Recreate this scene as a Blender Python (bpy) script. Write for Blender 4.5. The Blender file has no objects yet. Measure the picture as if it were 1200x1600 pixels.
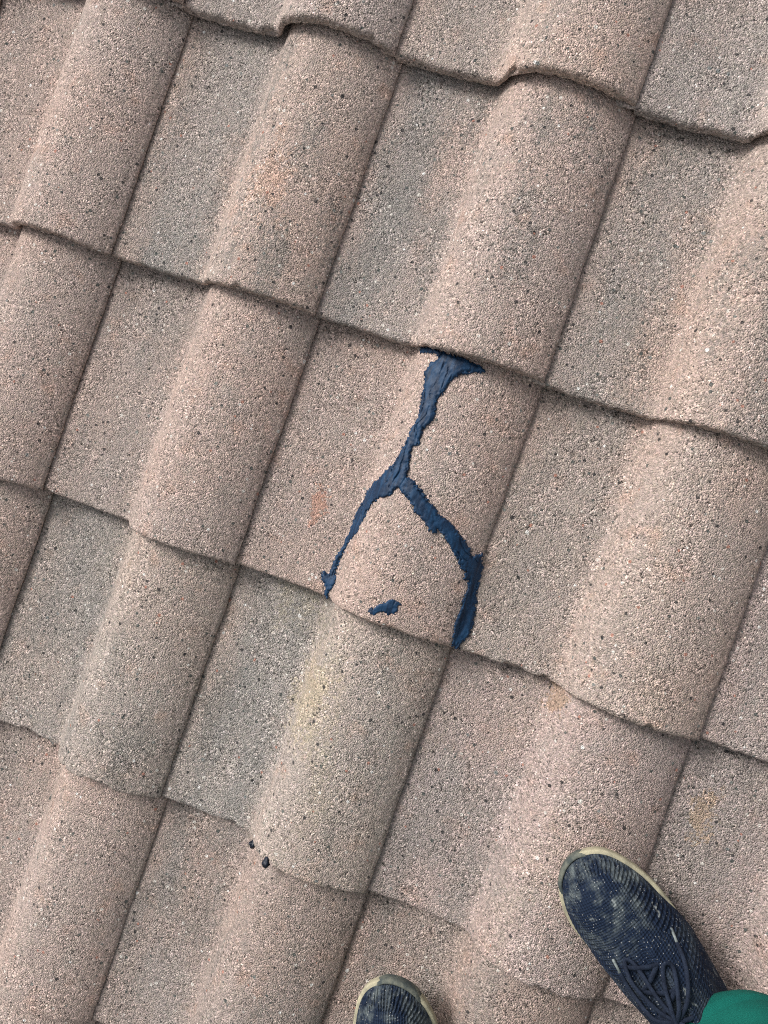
import bpy, math
import numpy as np
from mathutils import Matrix, Vector

S = bpy.context.scene
COL = S.collection

# ------------------------------------------------------------------ camera, sky, sun, exposure
PITCH = math.radians(18.0)                    # slope of the roof
ROOF_H = 3.6                                  # height of the roof origin above the ground
MR = Matrix.Translation((0, 0, ROOF_H)) @ Matrix.Rotation(PITCH, 4, 'X')   # roof frame (x along courses, y up the slope, z out) to world

CAM_R = Matrix(((0.927545, 0.31400791, -0.20263095),
                (0.32313013, -0.94626876, 0.01274169),
                (-0.18774234, -0.07729465, -0.97917228)))     # roof frame to lens frame
cam_d = bpy.data.cameras.new('camera')
cam_d.sensor_fit = 'VERTICAL'; cam_d.sensor_height = 24.0; cam_d.lens = 24.0 * 1130.0 / 1600.0
cam_d.clip_start = 0.02; cam_d.clip_end = 500
cam = bpy.data.objects.new('camera', cam_d); COL.objects.link(cam)
rot = MR.to_3x3() @ CAM_R.transposed() @ Matrix(((1, 0, 0), (0, -1, 0), (0, 0, -1)))
cam.matrix_world = Matrix.Translation(MR @ Vector((0.63573, 0.53343, 0.87898))) @ rot.to_4x4()
S.camera = cam

SUN_DIR = Vector((-0.68, 0.38, 0.63)).normalized()      # towards the light, roof frame
sun_w = (MR.to_3x3() @ SUN_DIR).normalized()
elev = math.asin(sun_w.z); azim = math.atan2(sun_w.x, sun_w.y)
world = bpy.data.worlds.new('World'); S.world = world; world.use_nodes = True
wn = world.node_tree.nodes; wl = world.node_tree.links
bg = wn['Background']
sky = wn.new('ShaderNodeTexSky'); sky.sky_type = 'NISHITA'; sky.sun_disc = False
sky.sun_elevation = elev; sky.sun_rotation = azim
sky.air_density = 1.0; sky.dust_density = 4.0; sky.ozone_density = 1.0
hs = wn.new('ShaderNodeHueSaturation'); hs.inputs['Saturation'].default_value = 0.22   # bright overcast: a nearly white sky
wl.new(sky.outputs[0], hs.inputs['Color']); wl.new(hs.outputs[0], bg.inputs['Color'])
bg.inputs['Strength'].default_value = 0.088
sun_d = bpy.data.lights.new('sun', 'SUN'); sun_d.energy = 1.6; sun_d.angle = math.radians(18); sun_d.color = (1.0, 0.965, 0.925)
sun = bpy.data.objects.new('sun', sun_d); COL.objects.link(sun)
sun.rotation_euler = sun_w.to_track_quat('Z', 'Y').to_euler()
S.view_settings.view_transform = 'Standard'; S.view_settings.look = 'None'
S.view_settings.gamma = 1.0; S.view_settings.use_curve_mapping = False
S.view_settings.exposure = 0.86
S.cycles.use_denoising = False                # the sand grain itself is finer than a denoiser keeps
S.cycles.filter_width = 1.1
S.cycles.max_bounces = 3; S.cycles.diffuse_bounces = 2

# ------------------------------------------------------------------ helpers
def vnoise(p, seed=0):
    """smooth value noise in [-1,1] for an (n,3) array"""
    p = np.asarray(p, float); i = np.floor(p).astype(np.int64); f = p - i; f = f * f * (3 - 2 * f)
    def h(a, b, c):
        n = (a * 374761393 + b * 668265263 + c * 2147483647 + seed * 1274126177) & 0xffffffff
        n = ((n ^ (n >> 13)) * 1274126177) & 0xffffffff
        n = ((n ^ (n >> 16)) * 2246822519) & 0xffffffff
        return ((n ^ (n >> 15)) & 0xffff) / 32767.5 - 1.0
    r = 0
    for dx in (0, 1):
        for dy in (0, 1):
            for dz in (0, 1):
                w = (f[:, 0] if dx else 1 - f[:, 0]) * (f[:, 1] if dy else 1 - f[:, 1]) * (f[:, 2] if dz else 1 - f[:, 2])
                r = r + w * h(i[:, 0] + dx, i[:, 1] + dy, i[:, 2] + dz)
    return r

def fbm(p, seed=0, octaves=3):
    p = np.asarray(p, float); r = 0; a = 1.0; t = 0
    for k in range(octaves):
        r = r + a * vnoise(p * 2 ** k + 17.3 * k, seed + k); t += a; a *= 0.5
    return r / t

def pchip(x, X, Y):
    h = np.diff(X); d = np.diff(Y) / h; m = np.zeros_like(Y)
    for k in range(1, len(X) - 1):
        if d[k - 1] * d[k] > 0:
            w1 = 2 * h[k] + h[k - 1]; w2 = h[k] + 2 * h[k - 1]; m[k] = (w1 + w2) / (w1 / d[k - 1] + w2 / d[k])
    m[0] = d[0]; m[-1] = d[-1]
    i = np.clip(np.searchsorted(X, x) - 1, 0, len(X) - 2); t = (x - X[i]) / h[i]
    return (1 + 2 * t) * (1 - t) ** 2 * Y[i] + t * (1 - t) ** 2 * h[i] * m[i] + t * t * (3 - 2 * t) * Y[i + 1] + t * t * (t - 1) * h[i] * m[i + 1]

def grid_faces(nr, nc, closed=False):
    r = np.arange(nr - 1)[:, None]; c = np.arange(nc if closed else nc - 1)[None, :]; c2 = (c + 1) % nc
    return np.stack([r * nc + c, r * nc + c2, (r + 1) * nc + c2, (r + 1) * nc + c], -1).reshape(-1, 4)

def mesh_np(name, V, Fq, mat=None, smooth=True):
    me = bpy.data.meshes.new(name)
    V = np.asarray(V, np.float32); Fq = np.asarray(Fq, np.int32)
    n = len(Fq); k = Fq.shape[1]
    me.vertices.add(len(V)); me.vertices.foreach_set('co', V.ravel())
    me.loops.add(n * k); me.loops.foreach_set('vertex_index', Fq.ravel())
    me.polygons.add(n); me.polygons.foreach_set('loop_start', np.arange(n, dtype=np.int32) * k)
    me.polygons.foreach_set('use_smooth', np.full(n, smooth))
    me.update(calc_edges=True); me.validate()
    if mat: me.materials.append(mat)
    return me

def obj(name, me, parent=None, label=None, cat=None, kind=None, group=None):
    o = bpy.data.objects.new(name, me); COL.objects.link(o)
    if parent: o.parent = parent
    if label: o['label'] = label
    if cat: o['category'] = cat
    if kind: o['kind'] = kind
    if group: o['group'] = group
    return o

class NT:
    """small node-tree writer"""
    def __init__(s, name):
        s.m = bpy.data.materials.new(name); s.m.use_nodes = True; s.t = s.m.node_tree; s.b = s.t.nodes['Principled BSDF']
    def n(s, typ, **kw):
        x = s.t.nodes.new(typ)
        for k, v in kw.items(): setattr(x, k, v)
        return x
    def put(s, sock, v):
        if hasattr(v, 'is_output') or isinstance(v, bpy.types.NodeSocket): s.t.links.new(v, sock)
        elif isinstance(v, (tuple, list)) and sock.type == 'RGBA' and len(v) == 3: sock.default_value = (*v, 1)
        else: sock.default_value = v
    def math(s, op, a, b=0.0, clamp=False):
        x = s.n('ShaderNodeMath', operation=op, use_clamp=clamp); s.put(x.inputs[0], a); s.put(x.inputs[1], b); return x.outputs[0]
    def vmath(s, op, a, b=(0, 0, 0)):
        x = s.n('ShaderNodeVectorMath', operation=op); s.put(x.inputs[0], a); s.put(x.inputs[1], b); return x.outputs[0]
    def mix(s, f, a, b, mode='MIX'):
        x = s.n('ShaderNodeMix', data_type='RGBA', blend_type=mode); s.put(x.inputs[0], f); s.put(x.inputs[6], a); s.put(x.inputs[7], b); return x.outputs[2]
    def noise(s, vec, scale, detail=3.0, rough=0.55, col=False):
        x = s.n('ShaderNodeTexNoise'); s.put(x.inputs['Vector'], vec); x.inputs['Scale'].default_value = scale
        x.inputs['Detail'].default_value = detail; x.inputs['Roughness'].default_value = rough
        return x.outputs['Color' if col else 'Fac']
    def voro(s, vec, scale, feature='F1', rnd=1.0):
        x = s.n('ShaderNodeTexVoronoi', feature=feature); s.put(x.inputs['Vector'], vec); x.inputs['Scale'].default_value = scale
        x.inputs['Randomness'].default_value = rnd; return x
    def ramp(s, fac, stops, interp='LINEAR'):
        x = s.n('ShaderNodeValToRGB'); e = x.color_ramp.elements; x.color_ramp.interpolation = interp
        while len(e) < len(stops): e.new(0.5)
        for k, (p, c) in enumerate(stops):
            e[k].position = p; e[k].color = (c, c, c, 1) if not isinstance(c, tuple) else (*c, 1)
        s.put(x.inputs[0], fac); return x.outputs[0]
    def step(s, v, lo, hi):
        x = s.n('ShaderNodeMapRange', interpolation_type='SMOOTHSTEP'); s.put(x.inputs[0], v); x.inputs[1].default_value = lo; x.inputs[2].default_value = hi; return x.outputs[0]
    def attr(s, name, kind='OBJECT', out='Fac'):
        return s.n('ShaderNodeAttribute', attribute_type=kind, attribute_name=name).outputs[out]
    def bump(s, h, dist, strength=1.0, prev=None):
        x = s.n('ShaderNodeBump'); s.put(x.inputs['Height'], h); x.inputs['Distance'].default_value = dist; x.inputs['Strength'].default_value = strength
        if prev: s.put(x.inputs['Normal'], prev)
        return x.outputs[0]
    def out(s, col, rough, normal=None, spec=0.3):
        s.put(s.b.inputs['Base Color'], col); s.put(s.b.inputs['Roughness'], rough); s.b.inputs['Specular IOR Level'].default_value = spec
        if normal: s.put(s.b.inputs['Normal'], normal)
        return s.m

# ------------------------------------------------------------------ materials
def mat_tile():
    t = NT('sanded_concrete_tile')
    tc = t.n('ShaderNodeTexCoord').outputs['Object']
    rnd = t.n('ShaderNodeObjectInfo').outputs['Random']
    off = t.n('ShaderNodeCombineXYZ'); 
    t.put(off.inputs[0], t.math('MULTIPLY', rnd, 37.0)); t.put(off.inputs[1], t.math('MULTIPLY', rnd, 53.0)); t.put(off.inputs[2], t.math('MULTIPLY', rnd, 11.0))
    p = t.vmath('ADD', tc, off.outputs[0])
    tint = t.attr('tint', out='Vector'); grime = t.attr('grime'); yell = t.attr('lichen')
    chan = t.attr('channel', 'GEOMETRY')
    ps = t.vmath('MULTIPLY', p, (1.0, 0.35, 1.0))          # stretched down the slope: run-off streaks
    # broad colour of the pigmented skin
    n1 = t.noise(p, 5.0, 4.0); n2 = t.noise(ps, 17.0, 4.0, 0.6); n3 = t.noise(p, 30.0, 3.0)
    base = t.mix(t.step(n1, 0.36, 0.64), (0.425, 0.350, 0.314), (0.400, 0.347, 0.320))
    base = t.mix(t.math('MULTIPLY', t.step(n3, 0.56, 0.75), 0.34), base, (0.475, 0.310, 0.235))      # worn terracotta patches
    base = t.mix(t.math('MULTIPLY', t.step(n3, 0.46, 0.28), 0.45), base, (0.36, 0.335, 0.305))
    base = t.vmath('MULTIPLY', base, tint)
    v1 = t.voro(p, 630.0); v2 = t.voro(p, 330.0)
    c1 = t.n('ShaderNodeSeparateColor'); t.put(c1.inputs[0], v1.outputs['Color']); c2 = t.n('ShaderNodeSeparateColor'); t.put(c2.inputs[0], v2.outputs['Color'])
    # grey algae and soot washed along the water channel, in ragged streaks
    spk = t.math('MULTIPLY', t.math('SUBTRACT', c2.outputs[1], 0.5), 0.16)       # stains take grain by grain
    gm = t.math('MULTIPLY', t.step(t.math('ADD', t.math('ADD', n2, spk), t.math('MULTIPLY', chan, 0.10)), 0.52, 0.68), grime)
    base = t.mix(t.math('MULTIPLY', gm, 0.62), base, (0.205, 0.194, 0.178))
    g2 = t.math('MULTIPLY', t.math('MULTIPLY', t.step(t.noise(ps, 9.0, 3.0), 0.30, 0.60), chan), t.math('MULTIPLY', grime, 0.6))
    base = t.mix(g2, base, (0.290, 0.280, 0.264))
    # yellow lichen bloom
    ym = t.math('MULTIPLY', t.step(t.math('ADD', t.noise(ps, 12.0, 4.0), spk), 0.54, 0.70), yell)
    base = t.mix(t.math('MULTIPLY', ym, 0.6), base, (0.41, 0.345, 0.235))
    # one local stain per tile
    sa = t.attr('stain_at', out='Vector'); sc = t.attr('stain_colour', out='Vector')
    sx = t.n('ShaderNodeSeparateXYZ'); t.put(sx.inputs[0], sa); px = t.n('ShaderNodeSeparateXYZ'); t.put(px.inputs[0], tc)
    dx = t.math('SUBTRACT', px.outputs[0], sx.outputs[0]); dy = t.math('MULTIPLY', t.math('SUBTRACT', px.outputs[1], sx.outputs[1]), 0.6)
    dd = t.math('SQRT', t.math('ADD', t.math('MULTIPLY', dx, dx), t.math('MULTIPLY', dy, dy)))
    dd = t.math('DIVIDE', dd, t.math('ADD', sx.outputs[2], 1e-4))
    sm = t.math('MULTIPLY', t.step(t.math('ADD', dd, t.math('MULTIPLY', t.math('SUBTRACT', t.noise(p, 70.0, 4.0), 0.5), 2.2)), 1.2, 0.1), 0.95)
    sm = t.math('MULTIPLY', t.step(t.math('SUBTRACT', sm, t.math('MULTIPLY', c2.outputs[2], 0.75)), 0.0, 0.25), 0.40)
    base = t.mix(sm, base, sc)
    # sand grains
    g1 = t.ramp(c1.outputs[0], [(0.0, 0.16), (0.06, 0.30), (0.14, 0.68), (0.50, 0.96), (0.80, 1.22), (0.94, 1.55), (1.0, 2.3)])
    g2r = t.ramp(c2.outputs[0], [(0.0, 0.55), (0.10, 0.82), (0.5, 1.0), (0.85, 1.12), (1.0, 1.4)])
    g = t.vmath('MULTIPLY', g1, g2r)
    wear = t.math('ADD', t.math('MULTIPLY', t.step(t.noise(p, 26.0, 3.0), 0.32, 0.70), 0.62), 0.44)     # some areas rubbed smoother
    g = t.mix(wear, (1.0, 1.0, 1.0), g)
    col = t.vmath('MULTIPLY', base, g)
    hue = t.mix(0.07, (1, 1, 1), v1.outputs['Color']); col = t.vmath('MULTIPLY', col, t.vmath('MULTIPLY', hue, (1.04, 1.04, 1.04)))
    # coarser pebbles: dark, pale, a few reddish
    v3 = t.voro(p, 135.0); c3 = t.n('ShaderNodeSeparateColor'); t.put(c3.inputs[0], v3.outputs['Color'])
    pd = t.math('ADD', v3.outputs['Distance'], t.math('MULTIPLY', v1.outputs['Distance'], 0.10))
    rad = t.math('ADD', t.math('MULTIPLY', c3.outputs[1], 0.20), 0.16)
    inside = t.math('LESS_THAN', pd, rad)
    pick = t.math('GREATER_THAN', c3.outputs[0], 0.72)
    pcol = t.ramp(c3.outputs[2], [(0.0, (0.035, 0.036, 0.038)), (0.30, (0.075, 0.09, 0.085)), (0.55, (0.20, 0.215, 0.20)), (0.66, (0.68, 0.64, 0.58)), (0.84, (0.80, 0.78, 0.74)), (0.92, (0.42, 0.20, 0.15)), (1.0, (0.30, 0.27, 0.25))], 'CONSTANT')
    pm = t.math('MULTIPLY', inside, pick)
    col = t.mix(t.math('MULTIPLY', pm, 0.88), col, pcol)
    v4 = t.voro(p, 84.0); c4 = t.n('ShaderNodeSeparateColor'); t.put(c4.inputs[0], v4.outputs['Color'])
    pd4 = t.math('ADD', v4.outputs['Distance'], t.math('MULTIPLY', c1.outputs[1], 0.10))
    pm4 = t.math('MULTIPLY', t.math('LESS_THAN', pd4, t.math('ADD', t.math('MULTIPLY', c4.outputs[1], 0.17), 0.10)), t.math('GREATER_THAN', c4.outputs[0], 0.80))
    pcol4 = t.ramp(c4.outputs[2], [(0.0, (0.025, 0.026, 0.028)), (0.40, (0.060, 0.072, 0.070)), (0.62, (0.19, 0.205, 0.20)), (0.74, (0.66, 0.62, 0.56)), (0.86, (0.40, 0.19, 0.14)), (0.93, (0.78, 0.76, 0.72))], 'CONSTANT')
    col = t.mix(t.math('MULTIPLY', pm4, 0.9), col, pcol4)
    h = t.math('MULTIPLY', t.math('SUBTRACT', 1.0, v1.outputs['Distance']), 1.4)
    h = t.math('ADD', h, t.math('MULTIPLY', t.noise(p, 170.0, 1.0), 1.0))
    return t.out(col, 0.93, t.bump(h, 0.0012, 1.0), 0.22)

def mat_sealant():
    t = NT('blue_sealant'); tc = t.n('ShaderNodeTexCoord').outputs['Object']
    n = t.noise(tc, 90.0, 4.0); n2 = t.noise(tc, 700.0, 2.0)
    stv = t.noise(t.vmath('MULTIPLY', tc, (1.0, 0.22, 1.0)), 190.0, 3.0)
    col = t.mix(t.step(stv, 0.36, 0.62), (0.004, 0.018, 0.047), (0.009, 0.041, 0.097))
    h = t.math('ADD', t.math('MULTIPLY', n2, 0.5), t.noise(tc, 260.0, 3.0))
    return t.out(col, t.math('ADD', t.math('MULTIPLY', n, 0.3), 0.42), t.bump(h, 0.0004, 0.6), 0.28)

def mat_knit():
    t = NT('navy_knit'); tc = t.n('ShaderNodeTexCoord').outputs['Object']
    sx = t.n('ShaderNodeSeparateXYZ'); t.put(sx.inputs[0], tc)
    w1 = t.math('SINE', t.math('ADD', t.math('MULTIPLY', sx.outputs[0], 2 * math.pi / 0.0026), t.math('MULTIPLY', t.noise(tc, 60.0, 2.0), 3.0)))
    w2 = t.math('SINE', t.math('MULTIPLY', sx.outputs[1], 2 * math.pi / 0.0030))
    knit = t.math('ADD', t.math('MULTIPLY', w1, 0.3), t.math('MULTIPLY', w2, 0.5))
    base = t.mix(t.step(knit, -0.9, 0.9), (0.005, 0.010, 0.025), (0.012, 0.023, 0.048))
    # cement dust rubbed into the toe and scattered crumbs
    toe = t.step(sx.outputs[0], 0.17, 0.27)
    dust = t.math('MULTIPLY', t.step(t.noise(tc, 38.0, 5.0, 0.65), 0.44, 0.74), t.math('ADD', t.math('MULTIPLY', toe, 0.62), 0.20))
    base = t.mix(dust, base, (0.185, 0.215, 0.21))
    v = t.voro(tc, 420.0); c = t.n('ShaderNodeSeparateColor'); t.put(c.inputs[0], v.outputs['Color'])
    cr = t.math('MULTIPLY', t.math('LESS_THAN', v.outputs['Distance'], 0.20), t.math('GREATER_THAN', c.outputs[0], 0.66))
    base = t.mix(t.math('MULTIPLY', cr, 0.75), base, (0.42, 0.42, 0.40))
    sp = t.math('MULTIPLY', t.step(t.noise(tc, 55.0, 3.0), 0.66, 0.72), 0.55)
    base = t.mix(sp, base, (0.36, 0.39, 0.38))
    h = t.math('ADD', knit, t.math('MULTIPLY', t.noise(tc, 500.0, 2.0), 1.2))
    return t.out(base, 0.92, t.bump(h, 0.0009, 0.9), 0.2)

def mat_simple(name, c0, c1, scale, rough=0.85, bscale=400.0, bdist=0.0006, spec=0.3):
    t = NT(name); tc = t.n('ShaderNodeTexCoord').outputs['Object']
    col = t.mix(t.step(t.noise(tc, scale, 5.0, 0.65), 0.35, 0.68), c0, c1)
    return t.out(col, rough, t.bump(t.noise(tc, bscale, 3.0), bdist, 0.8), spec)

def mat_cloth():
    t = NT('green_work_cloth'); tc = t.n('ShaderNodeTexCoord').outputs['Object']
    sx = t.n('ShaderNodeSeparateXYZ'); t.put(sx.inputs[0], tc)
    w = t.math('SINE', t.math('MULTIPLY', t.math('ADD', sx.outputs[0], sx.outputs[2]), 2 * math.pi / 0.0016))
    col = t.mix(t.step(t.noise(tc, 14.0, 5.0), 0.35, 0.7), (0.003, 0.105, 0.084), (0.004, 0.128, 0.100))
    h = t.math('ADD', t.math('MULTIPLY', w, 0.5), t.noise(tc, 600.0, 2.0))
    return t.out(col, 0.9, t.bump(h, 0.0005, 0.7), 0.2)

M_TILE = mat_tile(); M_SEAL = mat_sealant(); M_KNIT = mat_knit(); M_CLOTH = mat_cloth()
M_SOLE = mat_simple('dirty_cream_midsole', (0.46, 0.42, 0.29), (0.27, 0.25, 0.18), 45.0)
M_GUARD = mat_simple('grey_toe_guard', (0.050, 0.062, 0.062), (0.15, 0.155, 0.125), 70.0)
M_LACE = mat_simple('navy_lace', (0.004, 0.008, 0.020), (0.012, 0.020, 0.040), 120.0, 0.85, 900.0, 0.0006)
M_AGLET = mat_simple('pale_lace_tip', (0.20, 0.225, 0.22), (0.10, 0.12, 0.125), 200.0, 0.5)
M_DRIP = mat_simple('dried_blue_black_sealant', (0.003, 0.006, 0.014), (0.007, 0.014, 0.030), 200.0, 0.45)
M_SOCK = mat_simple('dark_sock', (0.010, 0.013, 0.022), (0.020, 0.024, 0.034), 90.0)
M_SKIN = mat_simple('skin', (0.44, 0.27, 0.19), (0.40, 0.23, 0.16), 25.0, 0.55)
M_SHIRT = mat_simple('grey_shirt', (0.10, 0.11, 0.12), (0.13, 0.14, 0.15), 20.0)
M_HAIR = mat_simple('dark_hair', (0.020, 0.014, 0.010), (0.035, 0.024, 0.016), 60.0)
M_DECK = mat_simple('roof_boards', (0.10, 0.075, 0.05), (0.14, 0.10, 0.07), 12.0)
M_GROUND = mat_simple('lawn_ground', (0.055, 0.085, 0.03), (0.10, 0.10, 0.055), 3.0, 0.95, 40.0, 0.02)

# ------------------------------------------------------------------ setting below the roof
g_me = mesh_np('ground', [(-150, -150, 0), (150, -150, 0), (150, 150, 0), (-150, 150, 0)], [(0, 1, 2, 3)], M_GROUND, False)
obj('ground', g_me, kind='structure')

# ------------------------------------------------------------------ the tiled roof
W, G, TILT, THICK = 0.30, 0.3352, 0.025, 0.018     # cover width, gauge, fall of one tile onto the next, body thickness
PU = np.array([-.09, -.03, 0, .05, .12, .20, .30, .38, .425, .445, .47, .50, .54, .60, .67, .75, .83, .90, .95, .98, 1.0])
PZ = np.array([-9, -8, -7.5, -10, -14, -16.5, -18, -18, -16.5, -12, 1, 13, 23, 31, 34, 32, 26, 17.5, 9, 2.5, -2]) / 1000

def tile_mesh(seed, nu=180, fine=True, crack=None):
    u = np.linspace(-0.09, 0.994, nu); z = pchip(u, PU, PZ)
    # rounded right edge that drops onto the next tile's water channel
    u = np.concatenate([u, [0.997, 1.0005, 1.001, 1.0, 0.985]]); z = np.concatenate([z, [-0.0022, -0.0032, -0.0042, -0.0055, -0.0066]])
    th = np.full(len(u), THICK); th[-5:] = [0.009, 0.006, 0.004, 0.003, 0.002]
    th[:-5] = np.where(u[:-5] > 0.93, THICK - (u[:-5] - 0.93) / 0.07 * 0.010, THICK)
    th = np.where(u < 0.0, 0.006, th)
    if fine:
        rows = [(0.06, -1.0), (0.015, -1.0), (0.004, -0.98), (0.0012, -0.88)] + [(0.0, k) for k in (-0.78, -0.67, -0.56, -0.45, -0.34)] + [(0.0006, -0.22), (0.0016, -0.12), (0.0032, -0.04), (0.0056, 0.0)]
        rows += [(s, 0.0) for s in np.linspace(0.0072, 0.048, 28)] + [(s, 0.0) for s in np.linspace(0.054, G + 0.075, 48)]
    else:
        rows = [(0.06, -1.0), (0.004, -1.0), (0.0, -0.8), (0.0, -0.3), (0.002, -0.08), (0.006, 0.0)] + [(s, 0.0) for s in np.linspace(0.03, G + 0.075, 8)]
    s = np.array([r[0] for r in rows])[:, None]; k = np.array([r[1] for r in rows])[:, None]
    X = np.broadcast_to(u * W, (len(rows), len(u))).copy(); Y = np.broadcast_to(s, X.shape).copy()
    Z = z[None, :] + k * th[None, :]
    q = np.stack([X.ravel(), Y.ravel(), Z.ravel()], 1)
    sh = X.shape
    low = fbm(q * (14, 7, 0) + seed * 3.1, seed, 3).reshape(sh)
    Z += 0.0011 * low
    jr = np.clip((X / W - 0.96) / 0.035, 0, 1)          # the right edge wanders a little
    X += jr * (0.0011 * fbm(np.stack([Y.ravel() / 0.05, 0 * Y.ravel() + seed, 0 * Y.ravel()], 1), seed + 21).reshape(sh) + 0.0006 * vnoise(np.stack([Y.ravel() / 0.009, 0 * Y.ravel() + seed, 0 * Y.ravel()], 1), seed + 22).reshape(sh) - 0.0004)
    if fine:
        front = np.clip(1 - Y / 0.050, 0, 1) ** 1.5
        wob = 0.0016 * fbm(np.stack([X.ravel() / 0.045, 0 * X.ravel() + seed, 0 * X.ravel()], 1), seed + 5).reshape(sh)
        wob += 0.0008 * fbm(np.stack([X.ravel() / 0.010, 0 * X.ravel() + seed, 0 * X.ravel()], 1), seed + 6).reshape(sh)
        chip = vnoise(np.stack([X.ravel() / 0.017, 0 * X.ravel() + seed * 2.3, 0 * X.ravel()], 1), seed + 7).reshape(sh)
        chip = np.clip(chip - 0.58, 0, 1) * 0.012
        edge = np.clip(1 - Y / 0.014, 0, 1)
        gr = vnoise(q / 0.0021, seed + 9).reshape(sh); gr2 = vnoise(q / 0.0046, seed + 10).reshape(sh)
        Y += edge * (wob + chip * (k > -0.6)) + edge * (0.0008 * gr + 0.0009 * gr2)
        Z += front * (0.00055 * gr + 0.0005 * gr2) - edge ** 2 * chip * 0.3 * (k > -0.6)
        if crack is not None:
            for (x0, y0), (x1, y1) in zip(crack[:-1], crack[1:]):
                d = np.array([x1 - x0, y1 - y0]); L2 = d @ d
                t = np.clip(((X - x0) * d[0] + (Y - y0) * d[1]) / L2, 0, 1)
                r = np.hypot(X - x0 - t * d[0], Y - y0 - t * d[1]) + 0.0006 * gr
                Z -= 0.0028 * np.clip(1 - r / 0.0028, 0, 1) * (k == 0)
    Z -= TILT * Y / G
    me = mesh_np('roof_tile', np.stack([X.ravel(), Y.ravel(), Z.ravel()], 1), grid_faces(*sh), M_TILE)
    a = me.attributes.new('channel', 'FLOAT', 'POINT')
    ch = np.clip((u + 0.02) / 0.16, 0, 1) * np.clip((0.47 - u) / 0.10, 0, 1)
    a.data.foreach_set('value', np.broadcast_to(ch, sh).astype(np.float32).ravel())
    return me

roof = obj('tiled_roof', None, label='pitched roof of weathered pinkish sanded concrete tiles', cat='roof')
roof.matrix_world = MR
rng = np.random.default_rng(7)
PINK, GREY, TAN, MAUVE, SAGE = (1.06, 0.985, 0.945), (1.00, 0.985, 0.975), (1.06, 0.99, 0.94), (0.98, 0.93, 0.93), (1.00, 0.99, 0.955)
LOOK = {   # (column, course): tint, grime, lichen, stain at (x, y, radius), stain colour
    (-1, 2): (PINK, 0.35, 0.0, None, None), (0, 2): (TAN, 1.0, 0.0, (0.20, 0.14, 0.035), (0.50, 0.31, 0.22)), (1, 2): (PINK, 1.0, 0.0, None, None),
    (2, 2): (TAN, 0.85, 0.0, None, None), (3, 2): (TAN, 0.5, 0.0, None, None),
    (0, 3): (GREY, 0.5, 0.0, None, None), (1, 3): (TAN, 0.55, 0.0, None, None), (2, 3): (GREY, 0.45, 0.0, None, None), (-1, 3): (TAN, 0.5, 0.1, None, None),
    (-1, 1): (PINK, 0.3, 0.0, None, None), (0, 1): (PINK, 0.55, 0.0, None, None), (1, 1): (PINK, 0.22, 0.0, (0.0762, 0.1063, 0.017), (0.52, 0.22, 0.13)),
    (2, 1): (TAN, 0.5, 0.15, None, None), (3, 1): (MAUVE, 0.5, 0.0, None, None), (-2, 1): (TAN, 0.3, 0.0, None, None),
    (-1, 0): (PINK, 0.4, 0.1, None, None), (0, 0): (SAGE, 0.8, 0.1, None, None), (1, 0): (SAGE, 0.95, 0.55, (0.152, 0.20, 0.040), (0.44, 0.37, 0.25)),
    (2, 0): (MAUVE, 0.55, 0.25, (0.14, 0.318, 0.018), (0.36, 0.21, 0.10)), (3, 0): (MAUVE, 0.45, 0.1, (0.0417, 0.244, 0.024), (0.48, 0.32, 0.18)),
    (0, -1): (PINK, 0.45, 0.1, None, None), (1, -1): ((0.90, 0.85, 0.82), 0.75, 0.0, None, None), (2, -1): ((0.86, 0.80, 0.77), 0.6, 0.1, None, None), (3, -1): ((0.90, 0.84, 0.81), 0.6, 0.0, None, None), (-1, -1): (GREY, 0.6, 0.0, None, None),  # literal tints: shade over this course put into the colour as darker brown
}
ROW_X = {3: -0.0025, 2: 0.0006, 1: 0.0, 0: -0.0004}
coarse = None; cracked = None; repaired = None
for j in range(-4, 6):
    for i in range(-4, 8):
        fine = -2 <= i <= 4 and -2 <= j <= 3
        fine = fine and not ((i, j) in ((-2, -2), (-2, 3), (4, 3), (4, -2), (4, 2), (-2, -1), (-1, -2)))
        if fine:
            me = tile_mesh(100 + 13 * i + 101 * j, crack=[(0.172, 0.047), (0.186, 0.041), (0.198, 0.036), (0.208, 0.029)] if (i, j) == (1, 0) else None)
        else:
            if coarse is None: coarse = tile_mesh(3, 44, False)
            me = coarse
        t = obj('roof_tile', me, roof)
        jx, jy, jz = rng.normal(0, 0.0007, 3)
        t.location = (i * W + ROW_X.get(j, 0.0) + jx, j * G + jy, jz * 0.7)
        t.rotation_euler = (rng.normal(0, 0.0012), rng.normal(0, 0.002), rng.normal(0, 0.0022))
        look = LOOK.get((i, j))
        if look is None:
            tint = [PINK, GREY, TAN, MAUVE][rng.integers(4)]; look = (tint, rng.uniform(0.3, 0.8), 0.0, None, None)
        b = rng.normal(1.0, 0.025)
        t['tint'] = [float(c * b) for c in look[0]]; t['grime'] = float(look[1]); t['lichen'] = float(look[2])
        t['stain_at'] = [float(c) for c in (look[3] or (0.0, -9.0, 0.01))]; t['stain_colour'] = [float(c) for c in (look[4] or (0.4, 0.3, 0.2))]
        if (i, j) == (1, 1): cracked = t
        if (i, j) == (1, 0): repaired = t
cracked['label'] = 'cracked roof tile repaired with a forked line of dark blue sealant'
repaired['label'] = 'greyish tile with yellow lichen and a chipped lower edge below the repaired tile'
deck_v = [(x, y, z) for z in (-0.075, -0.055) for x, y in ((-1.2, -1.25), (2.4, -1.25), (2.4, 2.05), (-1.2, 2.05))]
deck = obj('roof_deck', mesh_np('roof_deck', deck_v, [(3, 2, 1, 0), (4, 5, 6, 7), (0, 1, 5, 4), (1, 2, 6, 5), (2, 3, 7, 6), (3, 0, 4, 7)], M_DECK, False), roof)

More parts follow.
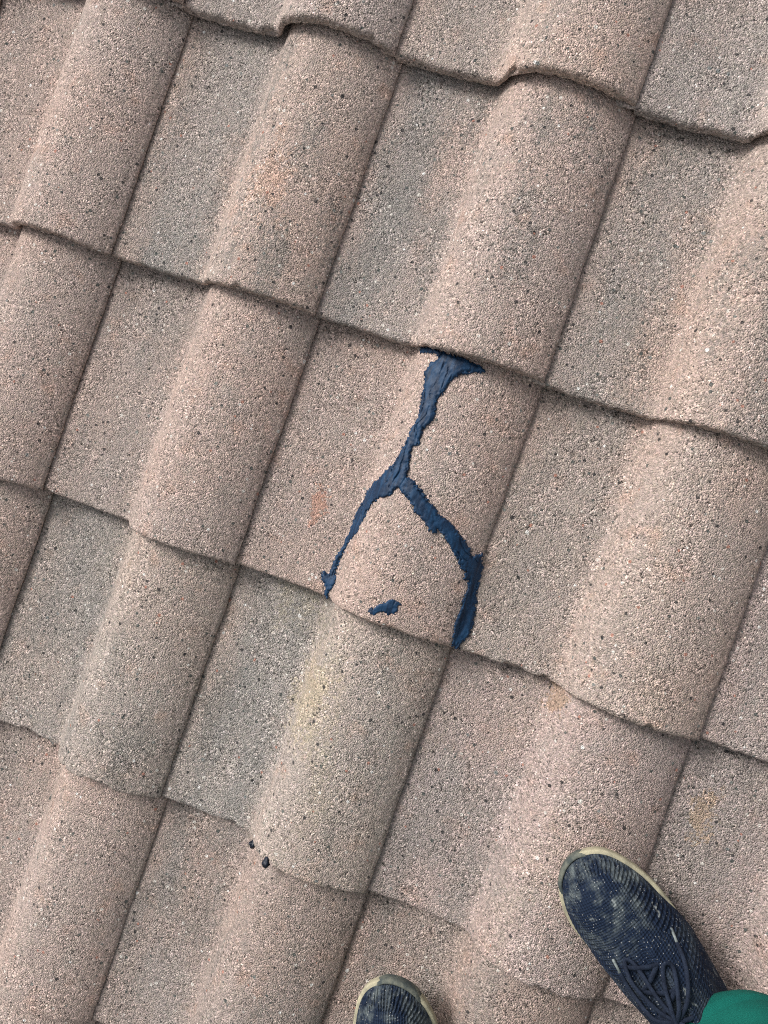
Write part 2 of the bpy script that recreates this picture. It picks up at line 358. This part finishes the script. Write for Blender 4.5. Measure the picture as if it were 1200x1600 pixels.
# ------------------------------------------------------------------ sealant smeared over the crack
SEAL=[ (0.4371,0.6748),(0.4435,0.6667),(0.4658,0.6673),(0.4701,0.6607),(0.4623,0.6551),(0.4593,0.6438),(0.4629,0.6321),(0.4656,0.6203),(0.4675,0.6084),(0.4702,0.5967),(0.4703,0.5844),(0.4683,0.5732),(0.4676,0.5632),(0.4660,0.5529),(0.4639,0.5416),(0.4616,0.5285),(0.4575,0.5215),(0.4527,0.5135),(0.4472,0.5035),(0.4398,0.4929),(0.4322,0.4812),(0.4331,0.4720),(0.4282,0.4530),(0.4269,0.4412),(0.4271,0.4283),(0.4270,0.4134),(0.4247,0.3969),(0.4207,0.3876),(0.4211,0.3738),(0.4199,0.3621),(0.4123,0.3654),(0.4113,0.3581),(0.4154,0.3517),(0.4207,0.3475),(0.4227,0.3395),(0.4258,0.3338),(0.4300,0.3312),(0.4295,0.3396),(0.4307,0.3471),(0.4343,0.3575),(0.4308,0.3645),(0.4287,0.3767),(0.4291,0.3881),(0.4311,0.4037),(0.4340,0.4153),(0.4419,0.4281),(0.4429,0.4387),(0.4468,0.4486),(0.4486,0.4619),(0.4488,0.4687),(0.4570,0.4773),(0.4614,0.4813),(0.4676,0.4850),(0.4727,0.4908),(0.4759,0.4967),(0.4780,0.4983),(0.4835,0.4952),(0.4907,0.4919),(0.5022,0.4852),(0.5065,0.4778),(0.5138,0.4754),(0.5210,0.4706),(0.5297,0.4639),(0.5383,0.4619),(0.5382,0.4691),(0.5500,0.4618),(0.5598,0.4512),(0.5674,0.4447),(0.5757,0.4359),(0.5816,0.4295),(0.5872,0.4287),(0.5847,0.4247),(0.5867,0.4187),(0.5921,0.4186),(0.5953,0.4088),(0.5947,0.3938),(0.5947,0.3798),(0.5948,0.3674),(0.5964,0.3555),(0.5987,0.3436),(0.5990,0.3379),(0.6047,0.3337),(0.6091,0.3352),(0.6094,0.3436),(0.6145,0.3503),(0.6158,0.3607),(0.6162,0.3692),(0.6138,0.3808),(0.6108,0.3923),(0.6129,0.3980),(0.6077,0.4037),(0.6061,0.4156),(0.6052,0.4278),(0.6035,0.4397),(0.5993,0.4487),(0.5964,0.4668),(0.5968,0.4537),(0.5928,0.4542),(0.5891,0.4490),(0.5858,0.4521),(0.5770,0.4624),(0.5689,0.4680),(0.5588,0.4752),(0.5472,0.4819),(0.5345,0.4848),(0.5297,0.4897),(0.5207,0.4947),(0.5154,0.4986),(0.5112,0.5037),(0.5027,0.5073),(0.4929,0.5137),(0.4845,0.5159),(0.4828,0.5251),(0.4811,0.5344),(0.4784,0.5441),(0.4794,0.5510),(0.4844,0.5582),(0.4843,0.5680),(0.4832,0.5758),(0.4895,0.5841),(0.4923,0.5947),(0.4897,0.6045),(0.4875,0.6177),(0.4922,0.6231),(0.4948,0.6344),(0.4992,0.6454),(0.5018,0.6494),(0.5117,0.6557),(0.5260,0.6604),(0.5305,0.6635),(0.5250,0.6681),(0.5190,0.6694),(0.4983,0.6710),(0.4743,0.6730),(0.4504,0.6752) ]
BLOB=[ (0.4914,0.3449),(0.4956,0.3522),(0.5019,0.3579),(0.5077,0.3648),(0.5154,0.3708),(0.5254,0.3718),(0.5291,0.3682),(0.5263,0.3624),(0.5242,0.3544),(0.5163,0.3517),(0.5098,0.3518),(0.5038,0.3456),(0.4962,0.3435) ]


def surf(x, y):
    i = np.floor(x / W); u = x / W - i
    return pchip(u, PU, PZ) - TILT * (y - G) / G

def poly_sd(px, py, poly):
    """signed distance, positive inside"""
    P = np.array(poly); n = len(P); d2 = np.full(px.shape, 1e9); ins = np.zeros(px.shape, bool)
    for k in range(n):
        a = P[k]; b = P[(k + 1) % n]; e = b - a; wx = px - a[0]; wy = py - a[1]
        t = np.clip((wx * e[0] + wy * e[1]) / (e @ e + 1e-12), 0, 1)
        d2 = np.minimum(d2, (wx - t * e[0]) ** 2 + (wy - t * e[1]) ** 2)
        c = ((a[1] > py) != (b[1] > py))
        if a[1] != b[1]: ins ^= c & (px < (b[0] - a[0]) * (py - a[1]) / (b[1] - a[1]) + a[0])
    d = np.sqrt(d2); return np.where(ins, d, -d)

def smear(poly, step, thick, rough, dry=0.0, seed=0):
    P = np.array(poly); lo = P.min(0) - 0.006; hi = P.max(0) + 0.006
    xs = np.arange(lo[0], hi[0], step); ys = np.arange(lo[1], hi[1], step)
    X, Y = np.meshgrid(xs, ys); sd = poly_sd(X, Y, poly)
    q = np.stack([X.ravel(), Y.ravel(), 0 * X.ravel()], 1)
    def N(sc, s_, o=2): return fbm(q / sc, seed + s_, o).reshape(X.shape)
    sdr = sd + rough * (1.0 * N(0.0019, 1, 1) + 0.6 * N(0.007, 2))
    if dry: sdr = np.where(N(0.0018, 3) > 0.55 - dry * np.clip(1.2 - sd / 0.004, 0, 1) * 1.0, -1e-3, sdr) if dry < 0 else sdr - dry * np.clip(N(0.0020, 3), 0, 1) * np.clip((0.512 - X) / 0.012, 0.25, 1)
    m = sdr > 0
    base = surf(X, Y)
    for _ in range(10):         # the paste bridges joints and grains
        base[1:-1, 1:-1] = (base[1:-1, 1:-1] * 2 + base[:-2, 1:-1] + base[2:, 1:-1] + base[1:-1, :-2] + base[1:-1, 2:]) / 6
    warp = N(0.03, 4, 3)
    rid = np.sin(2 * np.pi * (sd / 0.0060 + 1.3 * warp)) * np.clip(N(0.016, 5) + 0.35, 0, 1)
    wr = np.clip((X - 0.485) / 0.01, 0, 1) * np.clip((Y - 0.432) / 0.01, 0, 1) * np.clip((0.515 - Y) / 0.01, 0, 1)    # the right branch runs diagonally
    ac = X * (1 - wr) + (0.6 * X + 0.8 * Y) * wr; lg = Y * (1 - wr) + (0.8 * X - 0.6 * Y) * wr
    st = np.stack([ac.ravel() / 0.0065 + 1.0 * warp.ravel(), lg.ravel() / 0.040, 0 * X.ravel()], 1)
    cn = fbm(st, seed + 11, 2).reshape(X.shape)
    crease = np.clip(1 - np.abs(cn) / 0.085, 0, 1) * np.clip(N(0.018, 6) * 2.2 + 0.6, 0, 1)
    h = 0.0005 + thick * (1 - np.exp(-np.clip(sdr, 0, 1) / 0.0016)) + 0.0003 * rid - 0.0032 * crease + 0.0007 * N(0.006, 7) + 0.0012 * N(0.02, 8)
    z = np.where(m, base + np.maximum(h, 0.0003), base - 0.0016)
    q_any = m[:-1, :-1] | m[1:, :-1] | m[:-1, 1:] | m[1:, 1:]
    nr, nc = X.shape; f = grid_faces(nr, nc)[q_any.ravel()]
    used = np.unique(f); remap = np.full(nr * nc, -1); remap[used] = np.arange(len(used))
    # keep only the connected main body: flood by label propagation over faces
    lab = np.arange(len(used)); ff = remap[f]
    for _ in range(2000):
        mn = lab[ff].min(1); new = lab.copy()
        for c in range(4): np.minimum.at(new, ff[:, c], mn)
        new = new[new]
        if (new == lab).all(): break
        lab = new
    big = np.bincount(lab).argmax(); keep = (lab[ff] == big).all(1); ff = ff[keep]
    V = np.stack([X.ravel()[used] - W, Y.ravel()[used] - G, z.ravel()[used]], 1)
    u2 = np.unique(ff); rm = np.full(len(V), -1); rm[u2] = np.arange(len(u2))
    return mesh_np('sealant', V[u2], rm[ff], M_SEAL)

seal = obj('sealant_line', smear(SEAL, 0.0008, 0.0034, 0.0017, seed=40), cracked, label='forked line of dark blue sealant over the crack')
dab = obj('sealant_dab', smear(BLOB, 0.0007, 0.0014, 0.0022, 0.006, seed=60), cracked, label='small dab of dark blue sealant near the lower edge')
def lump(name, c, r, seed, parent):
    n, m_ = 14, 9; V = []
    for a in range(m_):
        f = math.pi * a / (m_ - 1)
        for b in range(n):
            g = 2 * math.pi * b / n; d = Vector((math.sin(f) * math.cos(g), math.sin(f) * math.sin(g), math.cos(f)))
            k = 1 + 0.55 * float(vnoise([(d.x * 1.7 + seed, d.y * 1.7, d.z * 1.7)], seed)[0]); V.append((c[0] + d.x * r[0] * k, c[1] + d.y * r[1] * k, c[2] + d.z * r[2] * k))
    o = obj(name, mesh_np(name, V, grid_faces(m_, n, True), M_DRIP), parent); return o
def drop_on(i, j, x, y, r, seed, z):
    lump('sealant_drop', (x - 1 * W, y - 0 * G, z), r, seed, repaired)
drop_on(1, 0, 0.4395, -0.0035, (0.0050, 0.0064, 0.0055), 5, -0.006)
drop_on(1, 0, 0.4705, 0.0, (0.0046, 0.0068, 0.0055), 9, 0.0265)

# ------------------------------------------------------------------ the person standing on the roof
UP = Vector((0, math.sin(PITCH), math.cos(PITCH)))     # plumb, in the roof frame
P0 = MR @ Vector((0.88, -0.10, 0.0))
person = obj('person', None, label='person in green trousers and dusty navy knit trainers standing on the tiles', cat='person')
person.location = P0

def to_person(V):
    A = np.array(MR)[:3, :3]; b = np.array(MR)[:3, 3] - np.array(P0)
    return np.asarray(V) @ A.T + b

def closed_curve(pts, n):
    P = np.array(pts, float); k = len(P); out = []
    for i in range(k):
        p0, p1, p2, p3 = P[i - 1], P[i], P[(i + 1) % k], P[(i + 2) % k]
        for t in np.linspace(0, 1, 24, endpoint=False):
            out.append(0.5 * (2 * p1 + (p2 - p0) * t + (2 * p0 - 5 * p1 + 4 * p2 - p3) * t * t + (3 * p1 - p0 - 3 * p2 + p3) * t ** 3))
    O = np.array(out); d = np.linalg.norm(np.roll(O, -1, 0) - O, axis=1); L = np.concatenate([[0], np.cumsum(d)])
    O2 = np.vstack([O, O[:1]]); s = np.linspace(0, L[-1], n, endpoint=False)
    return np.stack([np.interp(s, L, O2[:, 0]), np.interp(s, L, O2[:, 1])], 1), s

OUT = [(0, 0), (.006, .020), (.03, .034), (.08, .034), (.12, .034), (.16, .042), (.20, .051), (.235, .053), (.265, .045), (.287, .029), (.298, .009),
       (.297, -.012), (.286, -.030), (.264, -.043), (.232, -.052), (.19, -.054), (.14, -.049), (.09, -.042), (.04, -.035), (.008, -.021)]
HX = np.array([0.0, .05, .10, .14, .18, .22, .255, .30]); HZ = np.array([.075, .092, .096, .086, .068, .054, .044, .030])

def tube(path, r, n=8, flat=1.0, up=Vector((0, 0, 1))):
    P = [Vector(p) for p in path]; V = []
    for i, p in enumerate(P):
        d = (P[min(i + 1, len(P) - 1)] - P[max(i - 1, 0)]).normalized(); a = d.cross(up)
        a = a.normalized() if a.length > 1e-6 else Vector((1, 0, 0)); b = a.cross(d).normalized()
        k = 0.15 if i in (0, len(P) - 1) else 1.0
        for j in range(n):
            f = 2 * math.pi * j / n; V.append(tuple(p + a * (r * k * math.cos(f)) + b * (r * flat * k * math.sin(f))))
    return np.array(V), grid_faces(len(P), n, True)

def smooth_path(pts, per=10):
    P = np.array(pts, float); P = np.vstack([2 * P[0] - P[1], P, 2 * P[-1] - P[-2]]); out = []
    for i in range(1, len(P) - 2):
        p0, p1, p2, p3 = P[i - 1:i + 3]
        for t in np.linspace(0, 1, per, endpoint=False):
            out.append(0.5 * (2 * p1 + (p2 - p0) * t + (2 * p0 - 5 * p1 + 4 * p2 - p3) * t * t + (3 * p1 - p0 - 3 * p2 + p3) * t ** 3))
    out.append(P[-2]); return out

def make_shoe(tip, axis_deg, z, mirror, pitch, roll, label, seed):
    N = 760
    pts, arc = closed_curve(OUT, N)
    if mirror: pts = pts * (1, -1)
    cyl = lambda x: (-1 if mirror else 1) * (0.004 - 0.012 * np.clip(x / 0.3, 0, 1) + 0.010 * np.clip((x - 0.15) / 0.15, 0, 1))
    nrm = np.stack([np.roll(pts, -1, 0)[:, 1] - np.roll(pts, 1, 0)[:, 1], -(np.roll(pts, -1, 0)[:, 0] - np.roll(pts, 1, 0)[:, 0])], 1)
    nrm /= np.linalg.norm(nrm, axis=1)[:, None]
    ctr = np.stack([np.clip(pts[:, 0], 0.05, 0.25), cyl(np.clip(pts[:, 0], 0.05, 0.25))], 1)
    if ((nrm * (pts - ctr)).sum(1)).mean() < 0: nrm = -nrm
    spring = lambda x: 0.009 * np.clip((x - 0.19) / 0.11, 0, 1) ** 2 + 0.004 * np.clip((0.05 - x) / 0.05, 0, 1) ** 2
    ca, sa = math.cos(math.radians(axis_deg)), math.sin(math.radians(axis_deg))
    rp = Matrix.Rotation(pitch, 3, 'Y') @ Matrix.Rotation(roll, 3, 'X')
    root = obj('shoe', None, person, label=label)
    Mloc = Matrix.Translation((tip[0] - 0.298 * ca, tip[1] - 0.298 * sa, z)) @ Matrix.Rotation(math.radians(axis_deg), 4, 'Z') @ rp.to_4x4()
    root.matrix_local = Matrix.Translation(-P0) @ MR @ Mloc
    # midsole
    V = []
    for off, zz in [(-1, .001), (-.009, .0), (-.003, .002), (-.0008, .006), (-.0006, .009), (.0002, .0125), (.0004, .0155), (-.0012, .0178), (-.008, .018)]:
        b = ctr if off == -1 else pts + nrm * off
        w = 0.0005 * fbm(np.stack([arc / 0.012, arc * 0 + zz * 300, arc * 0], 1), seed).reshape(-1, 1)
        b = b + nrm * w
        V.append(np.column_stack([b, zz + spring(b[:, 0])]))
    V = np.vstack(V); obj('midsole', mesh_np('midsole', V, grid_faces(9, N, True), M_SOLE), root)
    # upper
    def upper_z(x, y):
        pass
    R_ = 44; qs = np.linspace(0, 1, R_) ** 1.25; V = []
    base = pts - nrm * (-0.004 + 0.0072 * np.clip((pts[:, 0] - 0.165) / 0.05, 0, 1))[:, None]
    for q in qs:
        b = base + (ctr - base) * q; H = np.interp(np.clip(b[:, 0], 0, .3), HX, HZ)
        dome = (1 - (1 - min(q, 1)) ** 2.6) ** 0.62
        zz = 0.0145 + spring(b[:, 0]) + (H + 0.006) * dome * 0.92
        yc = b[:, 1] - cyl(b[:, 0])
        # moulded ribs round the toe
        band = np.clip((q - 0.02) / 0.04, 0, 1) * np.clip((0.34 + 0.06 * np.sin(arc * 60) - q) / 0.10, 0, 1) * np.clip((b[:, 0] - 0.135) / 0.04, 0, 1)
        rib = np.sin(2 * np.pi * arc / 0.0056 + 0.8 * np.sin(arc * 90)) * band
        zz = zz + 0.0011 * rib; b = b + nrm * (0.0007 * rib)[:, None]
        # eyestay ridges, sunken throat and tongue, fabric creases
        th = np.clip((0.215 - b[:, 0]) / 0.02, 0, 1) * np.clip((b[:, 0] - 0.06) / 0.03, 0, 1)
        wid = 0.017 + 0.0
        zz = zz + th * (0.0042 * np.exp(-((np.abs(yc) - wid) / 0.0045) ** 2) - 0.0050 * np.exp(-(yc / 0.012) ** 4) + 0.0045 * np.exp(-(yc / 0.006) ** 2))
        cr = fbm(np.stack([b[:, 0] / 0.020 + 3 * yc, b[:, 1] / 0.035, b[:, 0] * 0 + seed], 1), seed + 3, 3)
        mid = np.clip((0.23 - b[:, 0]) / 0.05, 0, 1)
        zz = zz + (0.0006 + 0.0022 * mid) * cr * min(1, q * 4)
        cr2 = np.clip(1 - np.abs(np.sin(np.pi * (b[:, 0] / 0.017 + yc * 14 + 0.6 * cr))) / 0.3, 0, 1) * np.exp(-((b[:, 0] - 0.205) / 0.028) ** 2)
        zz = zz - 0.0012 * cr2 * min(1, q * 3)
        V.append(np.column_stack([b, zz]))
    V = np.vstack(V); up = obj('upper', mesh_np('upper', V, grid_faces(R_, N, True), M_KNIT), root)
    top = V.reshape(R_, N, 3).reshape(-1, 3)
    def zt(x, y):
        d = (top[:, 0] - x) ** 2 + (top[:, 1] - y) ** 2; k = np.argpartition(d, 6)[:6]; return float(top[k, 2].mean())
    # rubber guard wrapped over the tip
    sel = np.where(pts[:, 0] > 0.272)[0]
    sg = 1 if not mirror else -1
    sel = sel[np.argsort(np.unwrap(np.arctan2(pts[sel, 1], pts[sel, 0] - 0.24)))]
    sel = sel[(pts[sel, 1] * sg > -0.012)]
    V = []
    for off, zz in [(-.0005, .004), (.0008, .007), (.0014, .013), (.0010, .0172), (-.0012, .0190), (-.0026, .0196), (-.0036, .018)]:
        b = pts[sel] + nrm[sel] * off; e = np.minimum(np.arange(len(sel)), np.arange(len(sel))[::-1]) / 10.0
        tap = np.clip(e, 0, 1)[:, None]; b = b - nrm[sel] * (1 - tap) * 0.002
        V.append(np.column_stack([b, zz + spring(b[:, 0])]))
    obj('toe_guard', mesh_np('toe_guard', np.vstack(V), grid_faces(7, len(sel)), M_GUARD), up)
    # laces
    sgn = -1 if mirror else 1
    def on(x, y, lift=0.002): return (x, sgn * y + float(cyl(x)), zt(x, sgn * y + float(cyl(x))) + lift)
    rows_x = [0.202, 0.190, 0.178, 0.166, 0.154]
    for k, x in enumerate(rows_x):
        s_ = 1 if k % 2 else -1
        p = smooth_path([on(x, -0.021 * s_, -0.001), on(x - 0.003, -0.012 * s_, .004), on(x - 0.008, 0, .0055), on(x - 0.013, 0.012 * s_, .004), on(x - 0.016, 0.021 * s_, -0.001)], 6)
        v, f = tube(p, 0.0026, 8, 0.5); obj('lace', mesh_np('lace', v, f, M_LACE), up)
    bows = [[(0.146, 0.0, .007), (0.160, 0.010, .010), (0.188, 0.017, .007), (0.205, 0.012, .003), (0.198, 0.005, .005), (0.170, 0.003, .011), (0.144, -0.002, .008)],
            [(0.146, 0.0, .008), (0.158, -0.012, .012), (0.178, -0.026, .005), (0.186, -0.020, .004), (0.174, -0.010, .009), (0.158, -0.003, .012), (0.143, 0.002, .009)],
            [(0.146, 0.002, .008), (0.158, 0.018, .009), (0.178, 0.026, .005), (0.198, 0.024, .003)],
            [(0.146, -0.002, .008), (0.156, -0.022, .008), (0.170, -0.036, .004), (0.186, -0.041, .003)],
            [(0.146, 0.001, .007), (0.126, 0.010, .006), (0.108, 0.014, .004)], [(0.146, -0.001, .007), (0.128, -0.012, .006), (0.110, -0.016, .004)]]
    for k, b in enumerate(bows):
        p = smooth_path([on(*q) for q in b], 8); v, f = tube(p, 0.0023, 8, 0.6); lo = obj('lace', mesh_np('lace', v, f, M_LACE), up)
        if k in (2, 3):
            e = Vector(p[-1]); d = (Vector(p[-1]) - Vector(p[-3])).normalized()
            v, f = tube([e - d * 0.002, e - d * 0.001, e + d * 0.012, e + d * 0.013], 0.0016, 8); obj('lace_tip', mesh_np('lace_tip', v, f, M_AGLET), up)
    # sock rising out of the collar
    p = [(0.062, float(cyl(0.06)), 0.07), (0.062, float(cyl(0.06)), 0.10), (0.058, float(cyl(0.06)), 0.14), (0.055, float(cyl(0.06)), 0.20)]
    v, f = tube([p[0], p[0][:2] + (0.0705,), p[1], p[2], p[3]], 0.040, 28); obj('sock', mesh_np('sock', v, f, M_SOCK), root)
    return Mloc

right = make_shoe((0.808, 0.170), 146.5, 0.0165, False, 0.0, 0.0, 'right trainer, dusty navy knit with cream sole, wholly above the lower right tiles', 3)
left = make_shoe((0.656, -0.066), 117.0, 0.004, True, -0.02, 0.0, 'left trainer showing only its toe at the bottom edge', 8)

def solid(name, tubes, mat, voxel, extra=None, parent=person, sq=1.0):
    """union of tapered tubes as one skin (voxel remesh), folds added afterwards"""
    Vs, Fs, o = [], [], 0
    for path, radii in tubes:
        P = [Vector(p) for p in path]; n = 40; V = []
        dens = []
        for i in range(len(P) - 1):
            m = max(2, int((P[i + 1] - P[i]).length / 0.015))
            for k in range(m): t = k / m; dens.append((P[i].lerp(P[i + 1], t), radii[i][0] * (1 - t) + radii[i + 1][0] * t, radii[i][1] * (1 - t) + radii[i + 1][1] * t))
        dens.append((P[-1], *radii[-1]))
        for i, (p, ra, rb) in enumerate(dens):
            d = (dens[min(i + 1, len(dens) - 1)][0] - dens[max(i - 1, 0)][0]).normalized()
            side = SIDE - d * SIDE.dot(d); side.normalize(); fw = d.cross(side).normalized()
            for j in range(n):
                f = 2 * math.pi * j / n; cf, sf = math.cos(f), math.sin(f); V.append(p + side * ra * math.copysign(abs(cf) ** sq, cf) + fw * rb * math.copysign(abs(sf) ** sq, sf))
        m = len(dens); V.append(dens[0][0]); V.append(dens[-1][0])
        F = [tuple(x) for x in grid_faces(m, n, True)]
        F += [(m * n, (j + 1) % n, j) for j in range(n)] + [(m * n + 1, (m - 1) * n + j, (m - 1) * n + (j + 1) % n) for j in range(n)]
        Vs += [tuple(v) for v in V]; Fs += [tuple(i + o for i in f) for f in F]; o += len(V)
    me = bpy.data.meshes.new(name + '_src'); me.from_pydata([tuple(v) for v in to_person(Vs)], [], Fs); me.update()
    tmp = bpy.data.objects.new(name + '_src', me); COL.objects.link(tmp)
    md = tmp.modifiers.new('r', 'REMESH'); md.mode = 'VOXEL'; md.voxel_size = voxel; md.use_smooth_shade = True
    sm = tmp.modifiers.new('s', 'SMOOTH'); sm.iterations = 6; sm.factor = 0.5
    dg = bpy.context.evaluated_depsgraph_get(); out = bpy.data.meshes.new_from_object(tmp.evaluated_get(dg))
    bpy.data.objects.remove(tmp); bpy.data.meshes.remove(me)
    n = len(out.vertices); co = np.zeros(n * 3, np.float32); out.vertices.foreach_get('co', co); co = co.reshape(-1, 3)
    nm = np.zeros(n * 3, np.float32); out.vertices.foreach_get('normal', nm); nm = nm.reshape(-1, 3)
    if extra: co = co + nm * extra(co)[:, None].astype(np.float32)
    out.vertices.foreach_set('co', co.ravel()); out.materials.clear(); out.materials.append(mat)
    out.polygons.foreach_set('use_smooth', np.ones(len(out.polygons), bool)); out.name = name; out.update()
    return obj(name, out, parent)

FWD = Vector((-0.64, 0.72, 0)).normalized(); SIDE = Vector((0.72, 0.64, 0)).normalized()     # facing, and the person's right
FWD = (FWD - UP * FWD.dot(UP)).normalized(); SIDE = (SIDE - UP * SIDE.dot(UP) - FWD * SIDE.dot(FWD)).normalized()
ankR = Vector((1.003, 0.037, 0.104)); ankL = Vector((0.775, -0.262, 0.085))
MID = Vector((0.88, -0.10, 0.0))
hip = MID + UP * 0.92 - FWD * 0.06
def leg(a, sd):
    knee = a.lerp(hip + SIDE * 0.10 * sd, 0.47) + FWD * 0.02
    top = hip + SIDE * 0.09 * sd - UP * 0.02
    a = a + SIDE * 0.012
    return ([a + UP * 0.0, a + UP * 0.05, a + UP * 0.2, knee, knee.lerp(top, 0.5), top], [(0.086, 0.072), (0.086, 0.072), (0.078, 0.073), (0.080, 0.080), (0.095, 0.098), (0.098, 0.11)])
def folds(co):
    q = co * (9, 9, 14); hem = 0.0024 * np.clip((0.168 - co[:, 2]) / 0.003, 0, 1)
    return hem + 0.006 * fbm(q, 91, 3) + 0.003 * np.sin(co[:, 2] * 60 + 5 * fbm(co * 6, 92)) * np.exp(-((co[:, 2] - 0.22) / 0.12) ** 2)
solid('trousers', [leg(ankR, 1), leg(ankL, -1), ([hip - UP * 0.10, hip, hip + UP * 0.13], [(0.15, 0.11), (0.18, 0.125), (0.16, 0.115)])], M_CLOTH, 0.0045, folds, sq=0.72)['label'] = 'green trousers with a loose hem over the shoe'
chest = hip + UP * 0.45 + FWD * 0.03; neck = hip + UP * 0.60 + FWD * 0.07; headc = neck + UP * 0.16 + FWD * 0.07
camp = Vector((0.63573, 0.53343, 0.87898))
def arm(sd):
    sh = hip + UP * 0.53 + SIDE * 0.20 * sd + FWD * 0.04; el = sh - UP * 0.27 + SIDE * 0.05 * sd + FWD * 0.03
    wr = camp - FWD * 0.20 + UP * 0.10 + SIDE * 0.10 * sd
    return sh, el, wr
ar, al = arm(1), arm(-1)
solid('shirt', [([hip + UP * 0.08, hip + UP * 0.3, chest, hip + UP * 0.56 + FWD * 0.05], [(0.165, 0.12), (0.165, 0.115), (0.19, 0.125), (0.09, 0.08)]),
                ([hip + UP * 0.50, ar[0], ar[0].lerp(ar[1], 0.8)], [(0.08, 0.08), (0.075, 0.075), (0.058, 0.058)]),
                ([hip + UP * 0.50, al[0], al[0].lerp(al[1], 0.8)], [(0.08, 0.08), (0.075, 0.075), (0.058, 0.058)])], M_SHIRT, 0.010, lambda c: 0.006 * fbm(c * 11, 71))
def forearm(a, sd):
    sh, el, wr = a; d = (camp - FWD * 0.10 + UP * 0.06 + SIDE * 0.05 * sd - wr).normalized(); pal = wr + d * 0.09
    T = [([sh.lerp(el, 0.3), el, wr], [(0.042, 0.042), (0.040, 0.040), (0.027, 0.024)]), ([wr, wr + d * 0.03, pal], [(0.026, 0.022), (0.036, 0.018), (0.040, 0.014)])]
    c = d.cross(SIDE).normalized()
    for k, (o_, l_) in enumerate([(-0.030, 0.062), (-0.010, 0.075), (0.010, 0.080), (0.030, 0.072)]):
        b = pal + SIDE * o_ - d * 0.01; T.append(([b, b + d * l_ * 0.5, b + d * l_ * 0.8 - UP * l_ * 0.35], [(0.0095, 0.0095), (0.009, 0.009), (0.0075, 0.0075)]))
    b = wr + d * 0.035 - SIDE * 0.032 * sd; T.append(([b, b - SIDE * 0.025 * sd + d * 0.025, b - SIDE * 0.03 * sd + d * 0.055], [(0.012, 0.012), (0.011, 0.011), (0.009, 0.009)]))
    return T
bodyT = [([neck - UP * 0.14, neck, headc - UP * 0.05], [(0.07, 0.07), (0.058, 0.058), (0.056, 0.062)]),
         ([headc - UP * 0.115 + FWD * 0.035, headc - UP * 0.07 + FWD * 0.012, headc, headc + UP * 0.07 - FWD * 0.008, headc + UP * 0.112 - FWD * 0.01], [(0.030, 0.035), (0.060, 0.080), (0.074, 0.098), (0.064, 0.085), (0.022, 0.03)]),
         ([headc - UP * 0.045 + FWD * 0.115, headc - UP * 0.01 + FWD * 0.098, headc + UP * 0.02 + FWD * 0.09], [(0.014, 0.014), (0.010, 0.012), (0.008, 0.010)]),
         ([headc - UP * 0.03 + SIDE * 0.076, headc + UP * 0.02 + SIDE * 0.080], [(0.008, 0.016), (0.009, 0.018)]), ([headc - UP * 0.03 - SIDE * 0.076, headc + UP * 0.02 - SIDE * 0.080], [(0.008, 0.016), (0.009, 0.018)]),
         ([chest, neck - UP * 0.1], [(0.10, 0.09), (0.08, 0.07)]), ([chest, ar[0]], [(0.06, 0.06), (0.05, 0.05)]), ([chest, al[0]], [(0.06, 0.06), (0.05, 0.05)]), ([ar[0], ar[0].lerp(ar[1], 0.5)], [(0.05, 0.05), (0.045, 0.045)]), ([al[0], al[0].lerp(al[1], 0.5)], [(0.05, 0.05), (0.045, 0.045)])]
solid('body', bodyT + forearm(ar, 1) + forearm(al, -1), M_SKIN, 0.0045)
solid('hair', [([headc + UP * 0.01 - FWD * 0.06, headc + UP * 0.06 - FWD * 0.03, headc + UP * 0.105 - FWD * 0.012, headc + UP * 0.128 - FWD * 0.012], [(0.074, 0.05), (0.078, 0.08), (0.058, 0.078), (0.02, 0.03)])], M_HAIR, 0.006, lambda c: 0.004 * fbm(c * 60, 33))

# ------------------------------------------------------------------ loose grit lying along the laps and in the channels
M_GRIT_D = mat_simple('dark_grit', (0.045, 0.042, 0.038), (0.10, 0.09, 0.08), 300.0)
M_GRIT_P = mat_simple('pale_grit', (0.52, 0.48, 0.42), (0.30, 0.26, 0.22), 300.0)
gv, gf, gm_ = [], [], []
oct_v = np.array([(1, 0, 0), (-1, 0, 0), (0, 1, 0), (0, -1, 0), (0, 0, 1), (0, 0, -1)], float)
oct_f = [(0, 2, 4), (2, 1, 4), (1, 3, 4), (3, 0, 4), (2, 0, 5), (1, 2, 5), (3, 1, 5), (0, 3, 5)]
r2 = np.random.default_rng(21)
for n in range(520):
    i = r2.integers(-1, 4); j = r2.integers(-1, 3)
    if r2.random() < 0.65: u = r2.uniform(0.02, 0.44); s = G - abs(r2.normal(0.0, 0.010)) - 0.002
    elif r2.random() < 0.6: u = r2.uniform(0.012, 0.03); s = r2.uniform(0.01, G)
    else: u = r2.uniform(0.05, 0.42); s = r2.uniform(0.01, G)
    x = (i + u) * W; y = j * G + s; z = float(pchip(np.array([u]), PU, PZ)[0]) - TILT * s / G
    r = r2.uniform(0.0006, 0.0016) * (1.4 if r2.random() < 0.12 else 1.0)
    V = oct_v * r * r2.uniform(0.6, 1.25, (6, 1)) @ np.linalg.qr(r2.normal(size=(3, 3)))[0] + (x, y, z + r * 0.45)
    o = len(gv) * 6; gv.append(V); gf += [tuple(k + o for k in f) for f in oct_f]; gm_ += [int(r2.random() < 0.35)] * 8
gme = mesh_np('loose_grit', np.vstack(gv), np.array(gf), None, False)
gme.materials.append(M_GRIT_D); gme.materials.append(M_GRIT_P); gme.polygons.foreach_set('material_index', np.array(gm_, np.int32))
grit = obj('loose_grit', gme, label='fine loose grit and crumbs lying along the tile laps', cat='grit', kind='stuff'); grit.matrix_world = MR
